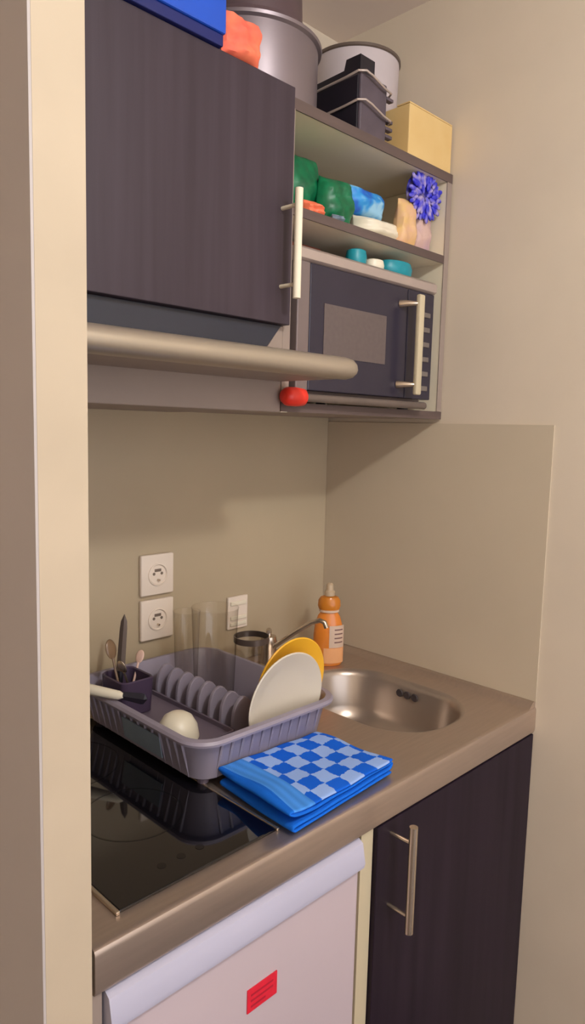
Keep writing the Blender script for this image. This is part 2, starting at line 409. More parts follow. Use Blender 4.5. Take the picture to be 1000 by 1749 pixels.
sw = thing('wall_switch', 'narrow cream ribbed switch on the wall behind the glasses', 'switch', (-0.302, 0, 0.13))
part('plate', 'socket', sw, -0.332, -0.273, -0.012, -0.0043, 0.092, 0.168, bev=0.002)
for z in (0.152, 0.118, 0.104):
    bm = bmesh.new(); box(bm, -0.326, -0.279, -0.0155, -0.0118, z-0.0045, z+0.0045, bev=0.0015); obj('rocker', bm, M['cream'], sw)

# ------------------------------------------------------------------ wall cabinet with door
ZT = 1.098
wc = thing('wall_cabinet', 'dark plum wood wall cupboard with one door above the cooker hood', 'cabinet', (-0.74, -0.17, 0.73))
bm = bmesh.new()
box(bm, -1.0, -0.984, -0.338, -0.0055, 0.728, ZT); box(bm, -0.5155, -0.4985, -0.338, -0.0055, 0.728, ZT)
box(bm, -0.984, -0.5155, -0.338, -0.0055, 0.728, 0.744); box(bm, -0.984, -0.5155, -0.338, -0.0055, ZT-0.016, ZT); box(bm, -0.984, -0.5155, -0.015, -0.0055, 0.744, ZT-0.016)
obj('body', bm, M['wood'], wc)
dr = obj('door', B(-0.999, -0.499, -0.359, -0.3395, 0.726, ZT+0.003, bev=0.0012), M['wood'], wc)
h = bmesh.new()
tube(h, [(-0.523, -0.397, 0.7625), (-0.523, -0.397, 0.932)], 0.0066, 16)
for z in (0.785, 0.908): tube(h, [(-0.523, -0.359, z), (-0.523, -0.397, z)], 0.0032, 10)
obj('handle', h, M['melamine'], dr, smooth=True)

# ------------------------------------------------------------------ open shelf unit
su = thing('shelf_unit', 'open cream shelf unit with dark edged shelves, right of the plum cupboard', 'shelf', (-0.24, -0.17, 0.582))
part('side_panel', 'melamine', su, -0.496, -0.480, -0.338, -0.0055, 0.582, ZT-0.018)
part('side_panel', 'melamine', su, -0.020, -0.005, -0.336, -0.0055, 0.600, ZT-0.018)
part('back_panel', 'melamine', su, -0.480, -0.020, -0.012, -0.0055, 0.600, ZT-0.018)
part('shelf', 'melamine', su, -0.480, -0.020, -0.336, -0.012, 0.9135, 0.9285)
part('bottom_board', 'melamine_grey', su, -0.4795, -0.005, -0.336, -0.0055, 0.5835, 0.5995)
part('top_board', 'melamine', su, -0.4965, -0.005, -0.336, -0.0055, ZT-0.0175, ZT)
bm = bmesh.new()
box(bm, -0.4965, -0.003, -0.3385, -0.336, ZT-0.018, ZT+0.0005); obj('edge_strip', bm, M['edge'], su)
part('edge_strip', 'edge', su, -0.480, -0.0205, -0.3385, -0.336, 0.9130, 0.9290)
part('edge_strip', 'edge', su, -0.496, -0.003, -0.3385, -0.336, 0.583, 0.5995)
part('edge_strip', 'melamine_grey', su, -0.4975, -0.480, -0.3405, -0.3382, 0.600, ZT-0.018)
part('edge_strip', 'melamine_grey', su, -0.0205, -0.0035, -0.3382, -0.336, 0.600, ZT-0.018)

# ------------------------------------------------------------------ cooker hood
hd = thing('cooker_hood', 'steel pull-out cooker hood under the plum cupboard, above the hob', 'hood', (-0.75, -0.2, 0.58))
part('body', 'hoodbody', hd, -0.999, -0.498, -0.340, -0.006, 0.5815, 0.640, bev=0.002)
bm = bmesh.new()
prism(bm, [(-0.999, 0.641), (-0.565, 0.641), (-0.545, 0.680), (-0.506, 0.725), (-0.999, 0.725)], 'y', -0.345, -0.02)
obj('recessed_panel', bm, M['hooddark'], hd)
bm = bmesh.new()
prism(bm, [(-0.560, 0.641), (-0.4985, 0.641), (-0.4985, 0.725), (-0.503, 0.725), (-0.540, 0.680)], 'y', -0.341, -0.02)
obj('corner_panel', bm, M['melamine_grey'], hd)
tr = part('pull_out_tray', 'hoodbody', hd, -0.997, -0.499, -0.492, -0.342, 0.634, 0.652)
bm = bmesh.new()
pr_ = [(-0.484, 0.633), (-0.494, 0.631), (-0.504, 0.633), (-0.512, 0.639), (-0.515, 0.646), (-0.513, 0.655), (-0.506, 0.662), (-0.497, 0.665), (-0.484, 0.664)]
# rounded right end: scale the profile down towards the end
loops = []
for x, s in ((-0.999, 1), (-0.515, 1), (-0.507, 0.96), (-0.501, 0.86), (-0.497, 0.68), (-0.495, 0.4)):
    loops.append([(x, -0.498+(a+0.498)*s, 0.6465+(b-0.6465)*s) for a, b in pr_])
loft(bm, loops, True, True)
obj('lip', bm, M['hoodlip'], hd, smooth=True)
bm = bmesh.new()
box(bm, -0.985, -0.51, -0.478, -0.35, 0.6325, 0.6342)
f = obj('grease_filter', bm, M['hoodbody'], tr)

# ------------------------------------------------------------------ microwave
mw = thing('microwave', 'silver and black microwave oven in the bottom compartment of the shelf unit', 'microwave', (-0.27, -0.17, 0.60))
X0, X1, YF, Z0, Z1 = -0.472, -0.064, -0.345, 0.618, 0.862
part('body', 'silver_dark', mw, X0+0.004, X1-0.004, YF+0.02, -0.03, Z0, Z1-0.004, bev=0.003)
bm = bmesh.new()
# rounded silver top trim and left jamb
prism(bm, [(YF+0.022, Z1+0.003), (YF-0.002, Z1+0.002), (YF-0.008, Z1-0.003), (YF-0.008, Z1-0.018), (YF-0.002, Z1-0.022), (YF+0.022, Z1-0.022)], 'x', X0, X1)
obj('top_trim', bm, M['silver'], mw, smooth=True)
part('side_trim', 'silver_dark', mw, X0, -0.442, YF-0.004, YF+0.02, Z0+0.002, Z1-0.022, bev=0.002)
dr = part('door', 'mw_dark', mw, -0.4415, -0.158, YF-0.004, YF+0.019, Z0+0.004, Z1-0.0225, bev=0.002)
part('window', 'mw_screen', dr, -0.405, -0.226, YF-0.0052, YF-0.0035, 0.684, 0.776)
bm = bmesh.new()
box(bm, -0.166, -0.148, YF-0.040, YF-0.030, 0.628, 0.824, bev=0.003)
hn = obj('handle', bm, M['filler'], dr, smooth=True)
for z in (0.648, 0.806):
    bm = bmesh.new(); tube(bm, [(-0.182, YF-0.003, z), (-0.176, YF-0.020, z), (-0.165, YF-0.033, z)], [0.008, 0.006, 0.004], 12); obj('bracket', bm, M['chrome'], hn, smooth=True)
cp = part('control_panel', 'mw_dark', mw, -0.155, X1, YF-0.003, YF+0.019, Z0+0.004, Z1-0.0225, bev=0.002)
for i in range(6):
    bm = bmesh.new(); box(bm, -0.100, -0.078, YF-0.0055, YF-0.003, 0.640+i*0.03, 0.650+i*0.03, bev=0.001); obj('button', bm, M['mw_btn'], cp)
for x in (-0.44, -0.095):
    for y in (-0.30, -0.06):
        bm = bmesh.new(); tube(bm, [(x, y, 0.5995), (x, y, 0.619)], 0.012, 12); obj('foot', bm, M['black'], mw)

# red-tipped grey tube on the shelf in front of the oven
ut = thing('rolling_tube', 'grey metal tube with a red end, lying on the shelf in front of the microwave', 'utensil', (-0.3, -0.368, 0.60))
bm = bmesh.new(); tube(bm, [(-0.455, -0.3565, 0.6085), (-0.10, -0.3585, 0.6085)], 0.0075, 14)
obj('shaft', bm, M['rolled'], ut, smooth=True)
bm = bmesh.new()
tube(bm, [(-0.508, -0.3565, 0.6085), (-0.505, -0.3565, 0.6085), (-0.498, -0.3565, 0.6085), (-0.478, -0.3565, 0.6085), (-0.462, -0.3565, 0.6085), (-0.455, -0.3565, 0.6085)], [0.008, 0.0125, 0.0160, 0.0165, 0.0150, 0.0085], 16)
obj('grip', bm, M['red_plastic'], ut, smooth=True)

# ------------------------------------------------------------------ soft packets
def packet(name, label, m, loc, w, h, d, rz=0.0, lean=0.0, puff=1.0, seed=0, cat='packet', crimp=True, rough=0.004):
    rnd = random.Random(seed); bm = bmesh.new(); nu, nv = 12, 14
    ph = [rnd.uniform(0, 6) for _ in range(6)]
    def P(u, v, s):
        e = (1-abs(2*u-1)**3.0)**0.5*(1-abs(2*v-1)**(5 if not crimp else 2.6))**0.6 if 0 < u < 1 and 0 < v < 1 else 0
        th = d/2*puff*e + 0.0008
        wr = rough*(math.sin(9*u+ph[0]+4*v)+math.sin(13*v+ph[1]-3*u)+0.6*math.sin(23*u+17*v+ph[2]))*e
        wx = w*(1+0.05*math.sin(5*v+ph[3]))
        return Vector(((u-0.5)*wx, s*(th+wr*0.6), v*h+0.03*h*math.sin(4*u+ph[4])*v))
    F = {}; K = {}
    for i in range(nu+1):
        for j in range(nv+1):
            F[i, j] = bm.verts.new(P(i/nu, j/nv, -1)); K[i, j] = bm.verts.new(P(i/nu, j/nv, 1))
    for i in range(nu):
        for j in range(nv):
            bm.faces.new((F[i, j], F[i+1, j], F[i+1, j+1], F[i, j+1])); bm.faces.new((K[i, j], K[i, j+1], K[i+1, j+1], K[i+1, j]))
    for i in range(nu):
        bm.faces.new((F[i, 0], K[i, 0], K[i+1, 0], F[i+1, 0])); bm.faces.new((F[i, nv], F[i+1, nv], K[i+1, nv], K[i, nv]))
    for j in range(nv):
        bm.faces.new((F[0, j], F[0, j+1], K[0, j+1], K[0, j])); bm.faces.new((F[nu, j], K[nu, j], K[nu, j+1], F[nu, j+1]))
    bmesh.ops.recalc_face_normals(bm, faces=bm.faces)
    mt = Matrix.Rotation(rz, 4, 'Z') @ Matrix.Rotation(lean, 4, 'X')
    bmesh.ops.transform(bm, matrix=mt, verts=bm.verts)
    lo = min(v.co.z for v in bm.verts)
    bmesh.ops.translate(bm, vec=(0, 0, -lo), verts=bm.verts)
    o = obj(name, bm, m, smooth=True); o.location = loc
    return tag(o, label, cat)
ZS = 0.9295
packet('snack_bag', 'large crumpled green foil bag on the middle shelf beside the cupboard', M['green'], (-0.402, -0.245, ZS), 0.13, 0.125, 0.09, seed=3, rough=0.006, cat='bag')
packet('snack_bag', 'smaller dark green foil bag beside the blue printed packet', M['green'], (-0.325, -0.29, ZS), 0.085, 0.088, 0.05, seed=5, rough=0.006, cat='bag')
packet('rice_packet', 'flat pale cream packet lying under the blue printed packet', M['cream'], (-0.205, -0.29, ZS), 0.125, 0.040, 0.07, seed=17)
packet('food_packet', 'bright blue printed packet lying on top of the pale cream one, middle shelf', M['bluebag'], (-0.237, -0.285, ZS+0.041), 0.125, 0.052, 0.055, seed=11, lean=-0.1)
packet('food_packet', 'peach and yellow packet standing between the blue packet and the flowered bag', M['peachbag'], (-0.128, -0.312, ZS), 0.056, 0.092, 0.032, seed=15)
pf = packet('gift_bag', 'pale pink bag topped with a blue rosette, right end of the middle shelf', M['pinkbag'], (-0.062, -0.300, ZS), 0.062, 0.085, 0.040, seed=21, cat='bag')
bm = bmesh.new()
rnd = random.Random(4)
for k in range(64):
    a = k*2.39996; rr_ = 0.055*math.sqrt((k+0.5)/64)
    if rr_ < 0.016: continue
    c = Vector((-0.082+rr_*math.cos(a)*0.98, -0.322-0.007*rnd.random(), ZS+0.110+rr_*math.sin(a)*0.84))
    t = bmesh.new(); bmesh.ops.create_icosphere(t, subdivisions=2, radius=0.0085)
    merge(bm, t, Matrix.Translation(c) @ Matrix.Rotation(-a, 4, 'Y') @ Matrix.Diagonal((1.3, 0.45, 0.6, 1)))
for k in range(2):
    t = bmesh.new(); bmesh.ops.create_uvsphere(t, u_segments=20, v_segments=12, radius=1)
    merge(bm, t, Matrix.Translation((-0.082, -0.314, ZS+0.110)) @ Matrix.Diagonal((0.050, 0.008, 0.046, 1)))
fl = obj('ribbon_rosette', bm, M['purplebag'], pf, smooth=True); fl.matrix_parent_inverse = Matrix.Translation(pf.location).inverted()
fl['label'] = 'blue and violet curled rosette'
packet('wrapped_sweet', 'small orange-red wrapped piece lying in front of the green bag', M['orange_red'], (-0.408, -0.318, ZS), 0.048, 0.022, 0.028, seed=31, cat='sweet')
packet('paper_slip', 'small mint green wrapper on the front of the middle shelf', M['pale_blue'], (-0.350, -0.325, ZS), 0.03, 0.012, 0.014, seed=33, cat='wrapper')
# things on the microwave
def on_mw(name, label, m, x, y, r, h, cat, sx=1.0):
    bm = bmesh.new()
    lathe(bm, [(0, 0), (r*0.75, 0), (r*0.95, h*0.25), (r, h*0.6), (r*0.9, h*0.92), (r*0.6, h), (0, h)], 24, Matrix.Translation((x, y, 0.8655)) @ Matrix.Diagonal((sx, 1, 1, 1)))
    tag(obj(name, bm, M[m], smooth=True, origin=(x, y, 0.8655)), label, cat)
on_mw('plastic_tub', 'small round teal tub on top of the microwave, left of the cream one', 'teal', -0.265, -0.30, 0.020, 0.036, 'tub', 1.1)
on_mw('plastic_tub', 'flat cream tub on top of the microwave between two teal ones', 'cream', -0.212, -0.302, 0.019, 0.026, 'tub', 1.2)
on_mw('plastic_tub', 'flat teal dish on top of the microwave, at its right end', 'teal', -0.142, -0.302, 0.027, 0.034, 'tub', 1.7)
bx = part('brown_tray', 'brick', None, -0.465, -0.33, -0.27, -0.10, 0.866, 0.895, bev=0.004)
tag(bx, 'low reddish brown tray on the microwave, under the middle shelf', 'tray')

# ------------------------------------------------------------------ on top of the cupboards
bx = thing('blue_box', 'flat royal blue box lying on top of the plum cupboard', 'box', (-0.8, -0.27, 1.10))
part('base', 'navy', bx, -0.975, -0.655, -0.366, -0.18, ZT+0.0035, 1.118, bev=0.002)
part('lid', 'blue_box', bx, -0.978, -0.652, -0.369, -0.177, 1.1185, 1.215, bev=0.003)
packet('coral_cloth', 'crumpled coral cloth hanging over the cupboard edge beside the blue box', M['coral'], (-0.612, -0.352, ZT+0.0035), 0.075, 0.062, 0.030, seed=41, cat='cloth', crimp=False, rough=0.005)
# pot
PX, PY, PR, PH = -0.463, -0.198, 0.126, 0.122
pt = thing('cooking_pot', 'large stainless cooking pot on top of the cupboards', 'pot', (PX, PY, ZT))
bm = bmesh.new()
lathe(bm, [(0, 0.0), (PR-0.012, 0.0), (PR-0.003, 0.005), (PR, 0.014), (PR, PH-0.006), (PR+0.006, PH-0.003), (PR+0.007, PH+0.002), (PR+0.004, PH+0.004), (PR-0.002, PH+0.001), (PR-0.003, 0.012), (0, 0.006)], 64, Matrix.Translation((PX, PY, ZT+0.001)))
obj('body', bm, M['pot'], pt, smooth=True)
for s in (-1,):
    bm = bmesh.new()
    tube(bm, [(PX+s*0.04, PY-0.12, ZT+0.095), (PX+s*0.045, PY-0.146, ZT+0.098), (PX, PY-0.156, ZT+0.099), (PX-s*0.045, PY-0.146, ZT+0.098), (PX-s*0.04, PY-0.12, ZT+0.095)], 0.005, 10)
    bmesh.ops.transform(bm, matrix=Matrix.Translation((PX, PY, 0)) @ Matrix.Rotation(math.radians(-68), 4, 'Z') @ Matrix.Translation((-PX, -PY, 0)), verts=bm.verts)
    obj('handle', bm, M['pot'], pt, smooth=True)
ld = thing('saucepan', 'dark plum saucepan stacked upside down on the large pot', 'pan', (PX, PY, ZT+PH))
bm = bmesh.new()
lathe(bm, [(PR-0.010, 0.0), (PR-0.006, 0.0), (PR-0.010, 0.012), (0.098, 0.016), (0.095, 0.085), (0.088, 0.092), (0, 0.093)], 56, Matrix.Translation((PX, PY, ZT+PH+0.006)))
obj('body', bm, M['pot_dark'], ld, smooth=True)
# black wire-bound case
cs = thing('black_appliance', 'black boxy appliance with two bent chrome wires, between pot and white bucket', 'appliance', (-0.24, -0.25, ZT))
KX0, KX1, KY0, KY1 = -0.294, -0.216, -0.322, -0.160
part('body', 'black2', cs, KX0, KX1, KY0, KY1, ZT+0.001, ZT+0.112, bev=0.003)
part('side_cover', 'black', cs, KX0-0.005, KX0-0.0005, KY0+0.004, KY1-0.004, ZT+0.006, ZT+0.106, bev=0.001)
bm = bmesh.new(); prism(bm, [(KY0+0.01, ZT+0.1125), (KY1-0.01, ZT+0.1125), (KY1-0.01, ZT+0.126), (KY0+0.05, ZT+0.130), (KY0+0.045, ZT+0.148), (KY0+0.01, ZT+0.148)], 'x', KX0+0.008, KX0+0.050)
obj('top_grip', bm, M['black'], cs)
for z in (ZT+0.060, ZT+0.110):
    bm = bmesh.new()
    tube(bm, [(KX0-0.010, KY1+0.01, z-0.010), (KX0-0.010, KY0+0.03, z-0.004), (KX0-0.008, KY0, z), (KX0+0.004, KY0-0.009, z+0.001), (KX0+0.02, KY0-0.010, z-0.002), (KX1-0.018, KY0-0.009, z-0.012), (KX1+0.004, KY0-0.007, z-0.013), (KX1+0.012, KY0+0.005, z-0.013)], 0.0022, 10)
    obj('wire', bm, M['silver'], cs, smooth=True)
for z in (0.020, 0.034, 0.048, 0.088):
    bm = bmesh.new(); box(bm, KX1+0.0005, KX1+0.022, KY0+0.001, KY0+0.012, ZT+z, ZT+z+0.006, bev=0.001); obj('prong', bm, M['black2'], cs)
# white bucket
UX, UY, UR, UH = -0.113, -0.150, 0.094, 0.236
bk = thing('storage_bucket', 'tall white round bucket with a brown rim on top of the shelf unit', 'bucket', (UX, UY, ZT))
bm = bmesh.new()
lathe(bm, [(0, 0), (UR-0.010, 0), (UR-0.006, 0.004), (UR, UH-0.01), (UR, UH), (UR-0.003, UH), (UR-0.009, 0.006), (0, 0.005)], 56, Matrix.Translation((UX, UY, ZT+0.001)))
obj('body', bm, M['bucket'], bk, smooth=True)
bm = bmesh.new()
lathe(bm, [(UR+0.0005, UH-0.004), (UR+0.003, UH-0.002), (UR+0.003, UH+0.003), (UR-0.003, UH+0.004), (UR-0.004, UH+0.001)], 56, Matrix.Translation((UX, UY, ZT+0.001)))
obj('rim', bm, M['bucket_rim'], bk, smooth=True)
# yellow carton
ct = thing('carton', 'low yellow cardboard carton at the right end on top of the shelf unit', 'box', (-0.08, -0.3, ZT))
part('body', 'carton', ct, -0.158, -0.006, -0.334, -0.266, ZT+0.001, ZT+0.098, bev=0.002)
bm = bmesh.new(); prism(bm, [(-0.158, ZT+0.0985), (-0.006, ZT+0.0985), (-0.006, ZT+0.101), (-0.158, ZT+0.101)], 'y', -0.333, -0.302); obj('flap', bm, M['carton'], ct)

# ------------------------------------------------------------------ dish rack
RX0, RX1, RY0, RY1, RZ = -0.745, -0.420, -0.440, -0.045, 0.086
rk = thing('dish_rack', 'grey plastic dish drying rack standing half over the hob, left of the sink', 'dish rack', (-0.58, -0.24, 0.005))
bm = bmesh.new(); loops = []
def rl(ins, z, r): return [(x, y, z) for x, y in rrect(RX0+ins, RX1-ins, RY0+ins, RY1-ins, r, 8)]
for ins, z, r in ((0.030, 0.012, 0.03), (0.024, 0.016, 0.034), (0.012, RZ-0.010, 0.042), (0.010, RZ-0.008, 0.043), (0.0, RZ-0.008, 0.05), (-0.001, RZ-0.004, 0.05), (0.002, RZ, 0.048), (0.011, RZ+0.001, 0.042), (0.0145, RZ-0.004, 0.040), (0.027, 0.019, 0.032), (0.033, 0.0165, 0.028)):
    loops.append(rl(ins, z, r))
loft(bm, loops, cap0=True, cap1=True)
# vertical ribs outside the walls
n = 15
for i in range(n):
    y = RY0+0.055+i*(RY1-RY0-0.11)/(n-1)
    for sx, xx in ((-1, RX0), (1, RX1)):
        tube(bm, [(xx-sx*0.0265, y, 0.016), (xx-sx*0.0095, y, RZ-0.008)], 0.0028, 6)
for i in range(11):
    x = RX0+0.055+i*(RX1-RX0-0.11)/10
    for sy, yy in ((-1, RY0), (1, RY1)):
        tube(bm, [(x, yy-sy*0.0265, 0.016), (x, yy-sy*0.0095, RZ-0.008)], 0.0028, 6)
obj('basin', bm, M['rack'], rk, smooth=True)
for x, y in ((-0.70, -0.395), (-0.465, -0.395), (-0.70, -0.09), (-0.465, -0.09)):
    zf = 0.0048 if x < -0.6 else 0.0002
    bm = bmesh.new(); tube(bm, [(x, y, zf), (x, y, 0.0135)], [0.009, 0.011], 12); obj('foot', bm, M['rack_in'], rk)
bm = bmesh.new()
box(bm, -0.597, -0.593, -0.345, -0.10, 0.018, 0.042); box(bm, -0.70, -0.597, -0.349, -0.345, 0.018, 0.042)
box(bm, -0.700, -0.597, -0.345, -0.10, 0.030, 0.034)
obj('divider', bm, M['rack_in'], rk)
for i in range(8):
    y = -0.105-i*0.0325; bm = bmesh.new()
    pts = []
    for k in range(9):
        a = PI*k/8; pts.append((-0.566-0.023*math.cos(a)*1.0, 0.052+0.038*math.sin(a)))
    pts = [(-0.590, 0.018)]+pts+[(-0.542, 0.018)]
    prism(bm, pts, 'y', y-0.004, y+0.004)
    bmesh.ops.bevel(bm, geom=[e for e in bm.edges], offset=0.0012, segments=1, affect='EDGES')
    obj('plate_fin', bm, M['rack'], rk, smooth=True)
bm = bmesh.new()
sl = bmesh.new(); box(sl, -0.0008, 0.0008, -0.055, 0.055, -0.019, 0.019)
merge(bm, sl, Matrix.Translation((RX0+0.0145, -0.270, 0.045)) @ Matrix.Rotation(math.radians(-10), 4, 'Y'))  # thin pale patch on the left outer wall of the rack
o = obj('sticker', bm, M['pale_blue'], rk); o['label'] = 'pale blue-grey patch'
# plates standing in the rack
def plate(name, label, m, c, r, tilt, m2=None):
    t = thing(name, label, 'plate', c)
    mt = Matrix.Translation(c) @ Matrix.Rotation(tilt, 4, 'X') @ Matrix.Rotation(PI/2, 4, 'X')
    bm = bmesh.new()
    lathe(bm, [(0, 0.0), (r*0.55, 0.0), (r*0.60, 0.002), (r*0.72, 0.006), (r, 0.014), (r+0.001, 0.016), (r-0.001, 0.0175), (r*0.72, 0.0095), (r*0.58, 0.005), (0, 0.0045)], 56, mt)
    obj('dish', bm, M[m], t, smooth=True)
    bm = bmesh.new()
    lathe(bm, [(r*0.50, -0.003), (r*0.54, -0.003), (r*0.56, 0.001), (r*0.48, 0.001)], 48, mt)
    obj('foot_ring', bm, M[m2 or m], t, smooth=True)
plate('dinner_plate', 'white plate standing upright in the front right of the dish rack', 'plate', (-0.541, -0.401, 0.1015), 0.084, 0.10)
plate('dinner_plate', 'yellow-rimmed plate standing directly behind the white one in the rack', 'plate_yellow', (-0.504, -0.375, 0.117), 0.081, 0.10)
# cream bowl lying in the rack near the hob side
bm = bmesh.new(); lathe(bm, [(0.036, 0), (0.036, 0.003), (0.033, 0.02), (0.024, 0.035), (0.014, 0.041), (0.0, 0.042), (0.0, 0.039), (0.013, 0.038), (0.022, 0.032), (0.031, 0.018), (0.034, 0.0)], 36, Matrix.Translation((-0.672, -0.290, 0.0345)))
tag(obj('small_bowl', bm, M['cream'], smooth=True), 'small cream bowl upside down inside the rack by the hob', 'bowl')
# glasses
def glass(name, label, x, y, z, r0, r1, h, m='glass', rim='dusty', grp='glasses drying in the rack'):
    bm = bmesh.new()
    lathe(bm, [(0, 0), (r0-0.004, 0), (r0, 0.004), (r1, h-0.002), (r1+0.0008, h-0.001), (r1+0.0004, h)], 40, Matrix.Translation((x, y, z)))
    o = obj(name, bm, M[m], smooth=True, origin=(x, y, z)); return tag(o, label, 'glass', grp)
glass('drinking_glass', 'large tall clear glass upside down at the back of the dish rack', -0.490, -0.160, 0.0175, 0.039, 0.046, 0.185)
glass('drinking_glass', 'slimmer clear glass in the rack, just left of the tall one', -0.505, -0.088, 0.0175, 0.022, 0.027, 0.165)
gj = glass('glass_jar', 'short clear jar between the rack and the tap', -0.352, -0.115, 0.0005, 0.036, 0.036, 0.105, 'glass2', grp=None)
bm = bmesh.new(); lathe(bm, [(0.0365, 0.094), (0.0385, 0.094), (0.0385, 0.107), (0.0365, 0.107)], 36, Matrix.Translation((-0.352, -0.115, 0.0005)))
o = obj('rim_band', bm, M['dark_metal'], gj, smooth=True); o.matrix_parent_inverse = Matrix.Translation(gj.location).inverted()

# cutlery pot and cutlery
ch = thing('cutlery_pot', 'dark plum cutlery pot in the back left corner of the rack', 'cutlery pot', (-0.68, -0.115, 0.034))
bm = bmesh.new(); cl = []
for ins, z in ((0.004, 0.0345), (0, 0.036), (-0.003, 0.098), (-0.001, 0.100), (0.001, 0.098), (0.003, 0.039)):
    cl.append([(x, y, z) for x, y in rrect(-0.702+ins, -0.640-ins, -0.170+ins, -0.095-ins, 0.012, 5)])
loft(bm, cl, True, True); obj('cup', bm, M['plum'], ch, smooth=True)
def blade(bm, a, b, w0, w1, th):
    a = Vector(a); b = Vector(b); d = (b-a).normalized(); s = d.cross(Vector((0.7, 0.7, 0))).normalized(); n = d.cross(s).normalized()
    t = bmesh.new(); N = 8; rows = []
    for i in range(N+1):
        f = i/N; w = (w0+(w1-w0)*f)*(1 if f < 0.75 else max(0.08, math.sqrt(max(0, 1-((f-0.75)/0.25)**2)))); c = a+(b-a)*f
        rows.append([t.verts.new(c+s*w/2*p+n*th/2*q) for p, q in ((-1, 0), (0, 1), (1, 0), (0, -1))])
    for r1, r2 in zip(rows, rows[1:]):
        for k in range(4): t.faces.new((r1[k], r1[(k+1) % 4], r2[(k+1) % 4], r2[k]))
    t.faces.new(rows[0][::-1]); t.faces.new(rows[-1]); bmesh.ops.recalc_face_normals(t, faces=t.faces); merge(bm, t)
kn = thing('kitchen_knife', 'dark knife standing blade up in the cutlery pot', 'knife', (-0.675, -0.12, 0.045))
bm = bmesh.new(); blade(bm, (-0.680, -0.123, 0.105), (-0.660, -0.105, 0.205), 0.016, 0.013, 0.003); obj('blade', bm, M['dark_metal'], kn)
bm = bmesh.new(); tube(bm, [(-0.687, -0.128, 0.045), (-0.680, -0.123, 0.106)], 0.006, 10); obj('grip', bm, M['black'], kn, smooth=True)
def spoon(label, a, b, m, r=0.012, g='cutlery'):
    t = thing('spoon', label, 'spoon', a, g)
    A = Vector(a); Bv = Vector(b); bm = bmesh.new(); tube(bm, [A, (A+Bv)/2, Bv], [0.0032, 0.0022, 0.0022], 8); obj('stem', bm, M[m], t, smooth=True)
    bm = bmesh.new(); d = (Bv-A).normalized(); q = d.to_track_quat('Z', 'Y').to_matrix().to_4x4()
    s = bmesh.new(); bmesh.ops.create_uvsphere(s, u_segments=16, v_segments=10, radius=1); merge(bm, s, Matrix.Translation(Bv+d*r*1.2) @ q @ Matrix.Diagonal((r, r*0.3, r*1.4, 1)))
    obj('bowl', bm, M[m], t, smooth=True)
spoon('brown wooden spoon head up at the left of the cutlery pot', (-0.690, -0.150, 0.045), (-0.697, -0.125, 0.135), 'brown', 0.013)
spoon('steel spoon leaning left out of the cutlery pot', (-0.660, -0.140, 0.045), (-0.688, -0.148, 0.112), 'chrome', 0.010)
spoon('small pinkish spoon leaning right out of the cutlery pot', (-0.660, -0.120, 0.045), (-0.632, -0.108, 0.108), 'pink', 0.009)
sp = thing('spatula', 'white-handled spatula with a black tip lying across the rim of the rack', 'spatula', (-0.74, -0.2, 0.09))
bm = bmesh.new(); tube(bm, [(-0.772, -0.100, 0.099), (-0.758, -0.150, 0.098), (-0.733, -0.205, 0.097), (-0.729, -0.212, 0.097)], [0.009, 0.0095, 0.0075, 0.004], 12); obj('grip', bm, M['cream'], sp, smooth=True)
bm = bmesh.new(); blade(bm, (-0.729, -0.211, 0.097), (-0.700, -0.240, 0.091), 0.014, 0.022, 0.006); obj('head', bm, M['black'], sp)

# ------------------------------------------------------------------ dish soap bottle
bx_, by_ = -0.127, -0.137
bt = thing('soap_bottle', 'orange dish soap bottle with a pale label in the corner behind the sink', 'bottle', (bx_, by_, 0))
Rb = Matrix.Translation((bx_, by_, 0.0005)) @ Matrix.Rotation(math.radians(-42), 4, 'Z')
bm = bmesh.new()
lathe(bm, [(0, 0), (0.030, 0), (0.034, 0.004), (0.035, 0.02), (0.0355, 0.07), (0.033, 0.095), (0.026, 0.118), (0.0185, 0.128), (0.018, 0.131), (0, 0.131)], 40, Rb, sy=0.62)
obj('bottle_body', bm, M['orange'], bt, smooth=True)
bm = bmesh.new(); lathe(bm, [(0.017, 0.1312), (0.024, 0.134), (0.027, 0.142), (0.026, 0.155), (0.021, 0.163), (0.012, 0.166), (0, 0.166)], 36, Rb, sy=0.75)
obj('shoulder', bm, M['orange2'], bt, smooth=True)
bm = bmesh.new(); lathe(bm, [(0.0215, 0.1275), (0.0235, 0.1285), (0.0235, 0.1325), (0.0215, 0.1335)], 36, Rb, sy=0.8); obj('pale_band', bm, M['label'], bt, smooth=True)  # pale band between the orange body and the neck
bm = bmesh.new(); lathe(bm, [(0.012, 0.1663), (0.0125, 0.176), (0.009, 0.180), (0.0085, 0.192), (0.005, 0.196), (0, 0.196)], 28, Rb); obj('cap', bm, M['cap'], bt, smooth=True)
def wrap_label(name, m, z0, z1, a0, a1, rr, parent):
    bm = bmesh.new(); t = bmesh.new(); A = []; n = 14
    for k in range(n+1):
        a = math.radians(a0+(a1-a0)*k/n)
        A.append([t.verts.new((rr*math.cos(a), 0.62*rr*math.sin(a), z)) for z in (z0, z1)]+[t.verts.new(((rr-0.0012)*math.cos(a), 0.62*(rr-0.0012)*math.sin(a), z)) for z in (z1, z0)])
    for p, q in zip(A, A[1:]):
        for k in range(4): t.faces.new((p[k], q[k], q[(k+1) % 4], p[(k+1) % 4]))
    t.faces.new(A[0]); t.faces.new(A[-1][::-1]); bmesh.ops.recalc_face_normals(t, faces=t.faces); merge(bm, t, Rb)
    return obj(name, bm, M[m], parent, smooth=True)
lb = wrap_label('label', 'label', 0.045, 0.098, -90, -12, 0.0366, bt)
wrap_label('label_base', 'peach', 0.008, 0.044, -110, -8, 0.0366, bt)
